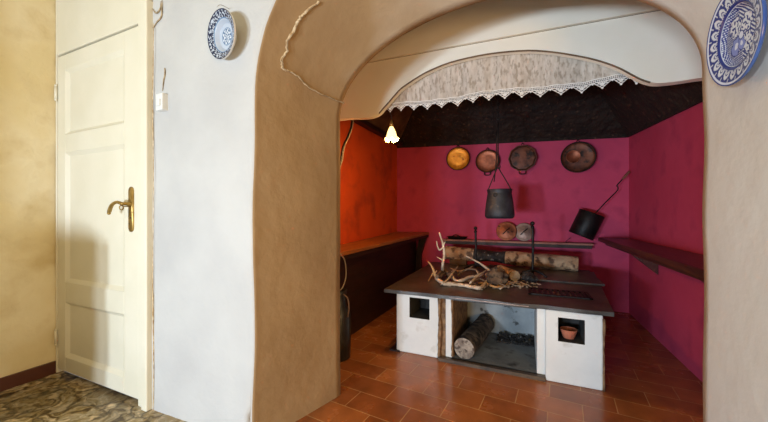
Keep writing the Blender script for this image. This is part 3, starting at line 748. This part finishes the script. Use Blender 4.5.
tag(mesh('coal_crumbs', join(*crumbs), charred), 'band of black coal crumbs at the back of the open bay', 'coal crumbs', kind='stuff')
nearend = PY(464, 345.5, 2.20)
log('firewood_log', 'thick dark barked log lying in the open bay under the hearth', (nearend.x, 2.20, .022+.074), (-.30, 2.76, .022+.074+.012), .071, bark_dark, grey_cut, seed=3, rough=.06)
la, lb = PY(446, 251.5, 3.62), PY(578, 263.5, 3.50)
la.z = .572; lb.z = ZTOP+.012+.070
log('firewood_log', 'long log charred in the middle lying across the back of the hearth', la, lb, .072, bark, seed=1, rough=.13,
    rfun=lambda s: 1.0-.26*math.exp(-((s-.40)/.10)**2), mats=[bark, charred], mfun=lambda s: 1 if .26 < s < .50 else 0)
# stone block that props the log's left end
tag(mesh('prop_stone', jitter(box(la.x+.06, la.x+.24, 3.53, 3.615, ZTOP-.002, la.z-.062), .006, 20), soot_brown), 'dark stone block propping left end of the long back log', 'stone')
tag(log('firewood_log', 'short pale-ended log stub lying beside the dark stump', PZ(515,276,ZTOP+.045)+Vector((.0,-.0,0)), PZ(503,272,ZTOP+.045)+Vector((-.03,.14,0)), .042, bark, seed=5, rough=.08))
# hollow stump
sc = PZ(497, 279, ZTOP+.055)
def stump():
    v, f = ball((0,0,0), .078, 30, 20, (1,.8,.95))
    out = []
    for p in v:
        d = p.normalized(); q = 1+.22*noise.noise(d*2.2)+.14*noise.noise(d*6)
        hol = max(0, d.dot(Vector((-.25,-.9,.25)).normalized())-.80)*1.9
        out.append(p*(q-hol)+sc+Vector((0,0,.012)))
    return out, f
tag(mesh('tree_stump', stump(), stump_m, None, True), 'dark gnarled hollow stump in the middle of the driftwood', 'stump')
ck = PZ(529, 280, ZTOP+.02)
tag(mesh('charcoal_lump', jitter(ball(ck+Vector((0,0,.018)), .036, 18, 12, (1.7,1,.9)), .022, 22), charred), 'black charcoal lump beside the foot of right fire dog', 'charcoal')

# driftwood branches
def branch(label, lines, m=drift, group='driftwood branches on the hearth'):
    parts = []
    for P_, r in lines: parts.append(tube(P_, r, 8, rough=.5, smooth=5))
    return tag(mesh('driftwood_branch', join(*parts), m, None, True), label, 'branch')
def q(u, v, z=.03, ): return PZ(u, v, ZTOP+z)
YA = q(442,276).y
def pv(u, v, y=None): return PY(u, v, y or YA)
branch('tall upright forked driftwood branch at left end of the pile', [([pv(439.2,232.5), pv(441.5,239), pv(443.2,245), pv(444.2,256), pv(442.5,266), q(444,273,.02), q(452,277,.012)], [.006,.009,.010,.011,.013,.010]),
       ([pv(443.5,247), pv(439.5,250), pv(437.5,246), pv(436.6,241)], [.008,.007,.004]), ([pv(443.2,246), pv(445.2,241.5)], [.006,.003]), ([pv(444,261), pv(440.5,259), pv(436.8,257)], [.006,.005,.003])])
branch('tan driftwood branch rising at the far left front of the pile', [([pv(428,261.5), pv(431,265), pv(433.5,270), q(436,277,.02), q(440,280,.012)], [.006,.009,.012,.009]), ([pv(433.8,272), pv(431,276.5), q(428.5,281,.01)], [.007,.004]), ([pv(435,273), pv(437,270.5)], [.006,.003])], drift_t)
branch('long pale driftwood branch looping along the front of the pile', [([q(436,278,.03), q(443,283,.02), q(452,284,.016), q(462,285,.016), q(472,287,.016), q(479,288,.018), q(485,284,.02), q(488,278,.03), q(486,274,.045)], [.014,.017,.014,.015,.014,.011,.009])])
branch('curved driftwood branch with hooked left end across the pile', [([q(483,274,.06), q(477,276,.05), q(470,277,.045), q(463,280,.035), q(457,281,.03), q(453,278,.035), q(452,273,.05), q(454.5,269,.06)], [.010,.011,.013,.012,.010,.006])])
branch('straight slanting stick leaning up from the stump to the left', [([q(490,271,.06), pv(481,264,2.95), pv(473,259.5,2.98), pv(466,256,3.0)], [.010,.008,.006])])
branch('gnarled brown driftwood root in the left of the pile', [([q(437,277,.05), q(441,272,.05), q(446,271,.05), q(449,275,.04), q(453,279,.03), q(457,284,.014)], [.013,.015,.016,.014,.010]), ([q(446,271,.05), q(440,278,.03), q(441,285,.012)], [.011,.009,.006]), ([q(449,274,.05), q(456,272,.05), q(460,276,.03)], [.009,.007,.004])], drift_d)
branch('low brown driftwood root between the loop and the stump', [([q(458,283,.012), q(466,281,.02), q(474,281,.025), q(480,279,.03), q(486,282,.02)], [.010,.012,.012,.009]), ([q(472,281,.03), q(476,285,.02), q(481,286,.012)], [.008,.005])], drift_d)
branch('thin twig bowed over the middle of the pile', [([q(458,276,.03), q(464,270,.06), q(471,269,.07), q(478,271,.06), q(484,277,.03)], [.005,.006,.006,.004])], drift_d)
branch('tan stick lying flat below the dark stump', [([q(478,283,.016), q(487,284,.018), q(495,287,.014), q(503,286,.012)], [.008,.009,.006])], drift_t)
branch('thin crossed twig at the back left of the pile', [([q(450,268,.02), q(458,271,.03), q(466,270,.05), q(473,266,.07)], [.005,.007,.004])], drift)
branch('short grey twig crossing the left of the looping branch', [([q(442,284,.03), q(449,278,.05), q(455,270,.07), q(458,266,.085)], [.005,.007,.004])])
branch('short pale twig lying across the right end of the loop', [([q(470,283,.045), q(479,275,.065), q(487,270,.08)], [.006,.008,.005]), ([q(479,275,.065), q(476,270,.085)], [.005,.003])])
branch('thin brown twig in front of the dark stump', [([q(484,288,.012), q(492,283,.03), q(501,284,.03), q(509,288,.012)], [.004,.006,.004])], drift_d)
branch('small forked pale twig lying right of the cut log stub', [([q(500,289,.01), q(510,283,.02), q(520,282,.012)], [.005,.006,.004]), ([q(510,283,.02), q(516,286,.01)], [.004,.003])])
# wood chips and ash
ch = []
for k in range(150):
    u = random.gauss(508, 14); vv = random.gauss(284, 2.2)
    p = PZ(u, vv, ZTOP+.004)
    s = random.uniform(.004, .012); w = ball((0,0,0), s, 6, 4, (random.uniform(.8,2.2), 1, .5)); a = random.uniform(0, PI)
    M = Matrix.Rotation(a, 3, 'Z'); ch.append(([M@Vector(c)+p for c in w[0]], w[1]))
tag(mesh('wood_chips', join(*ch), drift), 'scattered pale wood chips and ash in front of the stump', 'wood chips', kind='stuff')

# fire dogs
for (u, v0, lab) in ((475.5, 227, 'left black iron fire dog with ball top standing behind the driftwood'), (532.5, 222, 'right black iron fire dog with ball top beside the charcoal')):
    Yd = 3.22 if u < 500 else 3.0
    top = PY(u, v0, Yd); z0 = ZTOP+ (.0 if u < 500 else .013)
    fd = thing('fire_dog', lab, 'andiron', (top.x, Yd, z0), 'iron fire dogs')
    up_ = mesh('upright', tube([(top.x,Yd,z0+.03),(top.x+.004,Yd,z0+.2),(top.x,Yd,top.z-.03)], [.0115,.010,.0105], 8), iron, fd, True)
    mesh('ball_finial', join(ball((top.x,Yd,top.z-.012), .018), lathe([(.012,-.01),(.016,-.004),(.016,.004),(.012,.01)], (top.x,Yd,top.z-.045), n=14, cap0=True, cap1=True)), iron, up_, True)
    mesh('leg', tube([(top.x-.11,Yd-.01,z0+.008),(top.x-.06,Yd,z0+.045),(top.x,Yd,z0+.06),(top.x+.06,Yd,z0+.045),(top.x+.11,Yd-.01,z0+.008)], .010, 8), iron, fd, True)
    mesh('log_bar', tube([(top.x,Yd,z0+.055),(top.x,Yd+.10,z0+.05),(top.x,Yd+.22,z0+.05),(top.x,Yd+.23,z0+.01)], .009, 8), iron, fd, True)

# ------------------------------------------------------------------ hanging pot and chain
YQ = 3.0
pc = PY(499.5, 203, YQ); k_ = pc.x
pb = PY(499.5, 218.5, YQ).z; pt_ = PY(499.5, 189.5, YQ).z; H = pt_-pb; RB = .124; RT = .098
pot = thing('cooking_pot', 'blue-black cast iron pot hanging from a chain over the hearth', 'pot', (k_, YQ, pb))
pbd_ = mesh('pot_body', lathe([(1e-4,.006),(RB*.86,.0),(RB*.97,.012),(RB,.03),(RB*.985,.07),(RB*.92,H*.55),(RT*1.04,H*.84),(RT*1.0,H*.88),(RT*1.08,H*.95),(RT*1.09,H),(RT*1.0,H),(RT*.94,H*.86),(RB*.85,.05),(1e-4,.02)], (k_,YQ,pb), n=48), pot_iron, pot, True)
mesh('pot_lid', lathe([(1e-4,H*1.03),(RT*.5,H*1.01),(RT*.94,H*.965),(RT*.94,H*.94)], (k_,YQ,pb), n=40), pot_iron, pot, True)
hk = PY(498, 168, YQ)
for s in (-1, 1): mesh('lug', torus((k_+s*RT*.98,YQ-.0,pb+H*.93), .016, .005, (1,0,0), 16), iron, pbd_, True)
mesh('bail_handle', tube([(k_-RT*1.02,YQ,pb+H*.95),(k_-RT*.72,YQ,pb+H*1.25),(hk.x-.02,YQ,hk.z-.03),(hk.x,YQ,hk.z+.005),(hk.x+.02,YQ,hk.z-.03),(k_+RT*.62,YQ,pb+H*1.25),(k_+RT*1.02,YQ,pb+H*.95)], .0045, 8), iron, pot, True)
fl = PY(495, 196, YQ-.12)
mesh('latch', torus((fl.x, YQ-.105, fl.z+.01), .014, .004, (0,1,.2), 16), iron, pot, True)
chn = thing('pot_chain', 'black iron hook and chain carrying the hanging pot', 'chain', (hk.x, YQ, hk.z))
zr0 = hk.z; zr1 = PY(497,122,YQ).z
mesh('hook', join(tube([(hk.x+.018,YQ,zr0+.02),(hk.x+.012,YQ,zr0-.004),(hk.x,YQ,zr0-.004),(hk.x-.008,YQ,zr0+.012),(hk.x,YQ,zr0+.05),(hk.x,YQ,zr1)], .0055, 8), torus((hk.x,YQ,zr1+.012), .014, .004, (0,1,0), 16)), iron, chn, True)
mesh('second_rod', tube([(hk.x-.035,YQ+.02,zr0-.12),(hk.x-.018,YQ+.02,zr0+.05),(hk.x-.012,YQ+.015,zr1-.08)], .0045, 8), iron, chn, True)
lk = mesh('chain_link', torus((hk.x,YQ,zr1+.04), .017, .004, (0,1,0), 16, 6, sx=.65, sy=1.25), iron, chn, True)
z = zr1+.07; i = 1
while z < 2.19:
    c2 = lk.copy(); COL.objects.link(c2); c2.parent = chn
    c2.location = (0, 0, 0)
    if i % 2: 
        me2 = globals().get('lk2')
        if me2 is None:
            t_ = mesh('chain_link', torus((hk.x,YQ,zr1+.04), .017, .004, (1,0,0), 16, 6, sx=.65, sy=1.25), iron, chn, True); me2 = t_.data; lk2 = me2
            bpy.data.objects.remove(t_)
        c2.data = lk2
    c2.location = (0, 0, z-zr1-.04); z += .031; i += 1
# small dangling chain loop and hooks seen in the dark of the hood
tag(mesh('dangling_chain', join(*[torus((hk.x-.05+.006*math.sin(j), YQ+.03, 2.17-j*.03), .016, .0035, (j%2, 1-j%2, 0), 14, 6, sx=.65, sy=1.2) for j in range(11)]), iron, None, True), 'loose short chain dangling in the dark hood beside the pot chain', 'chain')

# ------------------------------------------------------------------ pans on the back wall
def pan(label, u, v, rpx, face, side=dark_rim, depth=.055, tilt=(0,0), poly=48, ring=None, loop=None, inner=.86, name='copper_pan', dome=.0, base=0):
    c = PY(u, v, YB-depth-.004); t = c.length and (YB-depth)/ray(u, v).y; r = rpx/F*t
    ax = Vector((tilt[0], -1, tilt[1])).normalized()
    root = thing(name, label, 'pan', (c.x, YB, c.z-r))
    cb = Vector((c.x, YB-.006, c.z))
    mesh('pan_side', lathe([(1e-4,0),(r*.93,0),(r*.97,.008),(r*1.0,depth*.8),(r*1.03,depth),(r*1.03,depth+.004),(r*.97,depth+.004),(r*.95,depth*.8)], cb, ax, poly), side, root, poly > 12)
    mesh('pan_face', lathe([(1e-4,depth*.82+dome),(r*inner*.6,depth*.82+dome*.8),(r*inner,depth*.82),(r*.955,depth*.95),(r*.975,depth+.002)], cb, ax, poly), face, root, poly > 12)
    if ring: mesh('hanging_ring', join(torus((c.x, YB-.03, c.z+r+.014), .014, .0035, (0,1,0), 16), lathe([(.004,0),(.004,.05)], (c.x,YB,c.z+r+.026), (0,-1,0), 8, cap1=True)), iron, root, True)
    if loop: mesh('handle', tube([(c.x-.035,YB-depth*.6,c.z-r*.95),(c.x-.028,YB-depth*.6,c.z-r-.028),(c.x+.028,YB-depth*.6,c.z-r-.028),(c.x+.035,YB-depth*.6,c.z-r*.95)], .006, 8), iron, root, True)
    return root, c, r
pan('bright brass pan, leftmost of the row hanging under the hood', 457.5, 158.5, 11.2, brass_pan, tilt=(.10,-.04), depth=.06, ring=True)
pan('dull copper pan hanging just right of the bright brass pan', 487.2, 161, 11.2, copper, tilt=(.05,-.03), depth=.055, ring=True, loop=True)
pan('many-sided copper pan with a ring on top, third in the row', 522.5, 157.8, 13, copper2, copper2, depth=.08, tilt=(-.02,-.03), poly=10, ring=True, loop=True, dome=.004)
rt, c, r = pan('wide dark copper pan, rightmost of the row on the back wall', 578.5, 157, 15, copper2, depth=.07, tilt=(-.06,-.03), ring=True)
mesh('basin', lathe([(1e-4,.002),(r*.38,.002),(r*.44,.012),(r*.42,.014),(r*.36,.006),(1e-4,.006)], Vector((c.x-r*.30,YB-.066,c.z+r*.05)), (0,-1,0), 30), copper, rt, True)
# lids leaning on the shelf
def lid(label, u, rpx, face, off):
    t = (3.93)/ray(u,231).y; r = rpx/F*t; c = PY(u, 231, 3.93); c.z = ZS+r*.985+.002
    root = thing('round_lid', label, 'lid', (c.x, 3.93, ZS)); ax = Vector((0,-1,.22)).normalized(); c = c+Vector((0,off,0))
    ld_ = mesh('lid_disc', lathe([(1e-4,-.004),(r*.97,-.004),(r,-.001),(r,.003),(r*.95,.006),(r*.86,.003),(r*.6,.010),(1e-4,.016)], c, ax, 44), face, root, True)
    x, y, a = basis(ax)
    mesh('lid_handle', tube([c+a*.014+(x+y)*(-.035), c+a*.034+(x+y)*(-.018), c+a*.034+(x+y)*.018, c+a*.014+(x+y)*.035], .005, 8), iron, ld_, True)
lid('round copper lid leaning against the wall on the narrow back shelf', 506.5, 9.6, copper, -.018)
lid('grey tin lid leaning right of the copper lid on the back shelf', 524, 9.2, tin, -.0)
fp = PY(457, 237, 3.93)
fpn = thing('flat_pan', 'flat black pan lying on left end of the back shelf', 'pan', (fp.x, 3.93, ZS))
mesh('pan_body', [[Vector((p.x, 3.925+(p.y-3.925)*.45, p.z)) for p in lathe([(1e-4,.001),(.10,.001),(.125,.03),(.13,.034),(.12,.034),(.095,.008),(1e-4,.008)], (fp.x,3.925,ZS), n=36)[0]], lathe([(1e-4,.001),(.10,.001),(.125,.03),(.13,.034),(.12,.034),(.095,.008),(1e-4,.008)], (fp.x,3.925,ZS), n=36)[1]], dark_rim, fpn, True)
mesh('pan_handle', tube([(fp.x-.06,3.92,ZS+.03),(fp.x-.01,3.90,ZS+.055),(fp.x+.05,3.92,ZS+.03)], .006, 8), dark_rim, fpn, True)

# drum roaster leaning on the shelf
YD = 3.90
k = lambda u, v, y=YD: PY(u, v, y)
a = k(592,213,3.84); b = k(580.5,236,3.84)
ro = thing('drum_roaster', 'black iron drum roaster with long crank handle leaning on back shelf', 'roaster', (b.x, 3.86, ZS))
ax = (b-a).normalized(); Ld = (b-a).length; rd = .116
dr_ = mesh('drum', lathe([(1e-4,0),(rd*.97,0),(rd,.006),(rd,Ld-.006),(rd*.97,Ld),(1e-4,Ld)], a, ax, 40), iron, ro, True)
for e_ in (a+ax*.008, b-ax*.008): mesh('drum_band', torus(e_, rd, .004, ax, 40), iron, dr_, True)
cr_ = mesh('crank_rod', tube([k(594,214,3.84), k(598,210.5,3.84), k(607,201,3.85), k(616.5,191.5,3.86), k(618,188,3.86), k(617,185.5,3.86), k(620,182,3.86), k(623,178.5,3.86)], .0055, 8, smooth=4), iron, ro, True)
mesh('grip', tube([k(622.5,179.2,3.86), k(629.8,171,3.86)], [.011,.013,.011], 10), grip_wood, cr_, True, 'worn red-brown wooden grip')
mesh('foot_wire', tube([b+Vector((-.09,0,-.02)), Vector((b.x-.13,3.87,ZS+.01)), Vector((b.x-.10,3.87,ZS+.003))], .003, 6), iron, ro, True)

# ------------------------------------------------------------------ can and cable behind the left jamb
cc = Vector((-1.195, 1.93, 0))
can = thing('metal_jug', 'tall dark metal jug standing on tiles behind the left side of the arch', 'jug', tuple(cc))
mesh('body', lathe([(1e-4,.0),(.070,.0),(.078,.01),(.082,.15),(.082,.29),(.074,.33),(.050,.37),(.047,.44),(.056,.475),(.052,.475),(.043,.44),(.045,.37),(1e-4,.34)], cc, n=40), can_m, can, True)
mesh('handle', tube([cc+Vector((.045,-.02,.45)), cc+Vector((.085,-.03,.43)), cc+Vector((.098,-.035,.37)), cc+Vector((.08,-.02,.30))], .006, 8), tin, can, True)
hs = [PX(340.5,254,-1.2), PX(344.5,260,-1.2), PX(346,271,-1.2), PX(345,281,-1.2), PX(341.5,289,-1.2), PX(337,291,-1.2)]
tag(mesh('hanging_hose', tube(hs, .005, 8), cable_w, None, True), 'thin pale loop of wire above the dark metal jug', 'wire')

# ------------------------------------------------------------------ lights and light blockers
# unseen blockers added by the left wall, just outside the view: they shade the left wall and the foot of the door
struct('furniture_shade_block', box(XL+.02, -2.063, -.15, .50, 0, .808), plaster_grey)  # stands for unseen low furniture, sized for the shadow on the door
struct('tall_shade_block', box(XL+.02, -2.53, -.15, .50, .808, ZC), plaster_grey)  # tall block shaped to keep cool light off the left wall
def area(name, loc, target, sx, sy, power, col):
    l = bpy.data.lights.new(name, 'AREA'); l.shape = 'RECTANGLE'; l.size = sx; l.size_y = sy; l.energy = power; l.color = col
    o = bpy.data.objects.new(name, l); COL.objects.link(o); o.location = loc
    o.rotation_euler = (Vector(target)-Vector(loc)).to_track_quat('-Z', 'Y').to_euler(); return o
area('cool_key_light', (-1.55, -2.1, .65), (-.3, 2, 1.4), .26, .26, 72, (.68,.83,1.0))  # small unseen cool source, set low so it reaches the hood panel
area('cool_fill_light', (-.8, -2.4, .45), (-.4, 2, 1.4), .5, .4, 64, (.70,.84,1.0))  # added cool fill for the hood panel, from no known window
area('warm_fill_light', (1.25, -.6, .85), (-.8, 1.5, 1.2), .5, .5, 25, (1.0,.58,.22))  # unseen warm fill, set low to reach the arch reveal and hood panel
p = bpy.data.lights.new('lamp_bulb_light', 'POINT'); p.energy = 15; p.color = (1,.52,.16); p.shadow_soft_size = .03
po = bpy.data.objects.new('lamp_bulb_light', p); COL.objects.link(po); po.location = lc+Vector((0,0,-.09))

w = bpy.data.worlds.new('World'); S.world = w; w.use_nodes = True
w.node_tree.nodes['Background'].inputs[0].default_value = (.7,.8,1,1); w.node_tree.nodes['Background'].inputs[1].default_value = .4

# ------------------------------------------------------------------ camera
cam = bpy.data.cameras.new('camera'); co = bpy.data.objects.new('camera', cam); COL.objects.link(co); S.camera = co
cam.sensor_width = 36; cam.lens = F/768*36; cam.shift_y = (HV-211)/768; cam.clip_start = .02
co.location = (0,0,CH); co.rotation_euler = (PI/2, 0, YAW)
S.view_settings.view_transform = 'Standard'; S.view_settings.look = 'None'; S.view_settings.gamma = 1
S.view_settings.use_curve_mapping = False; S.view_settings.exposure = 0.05
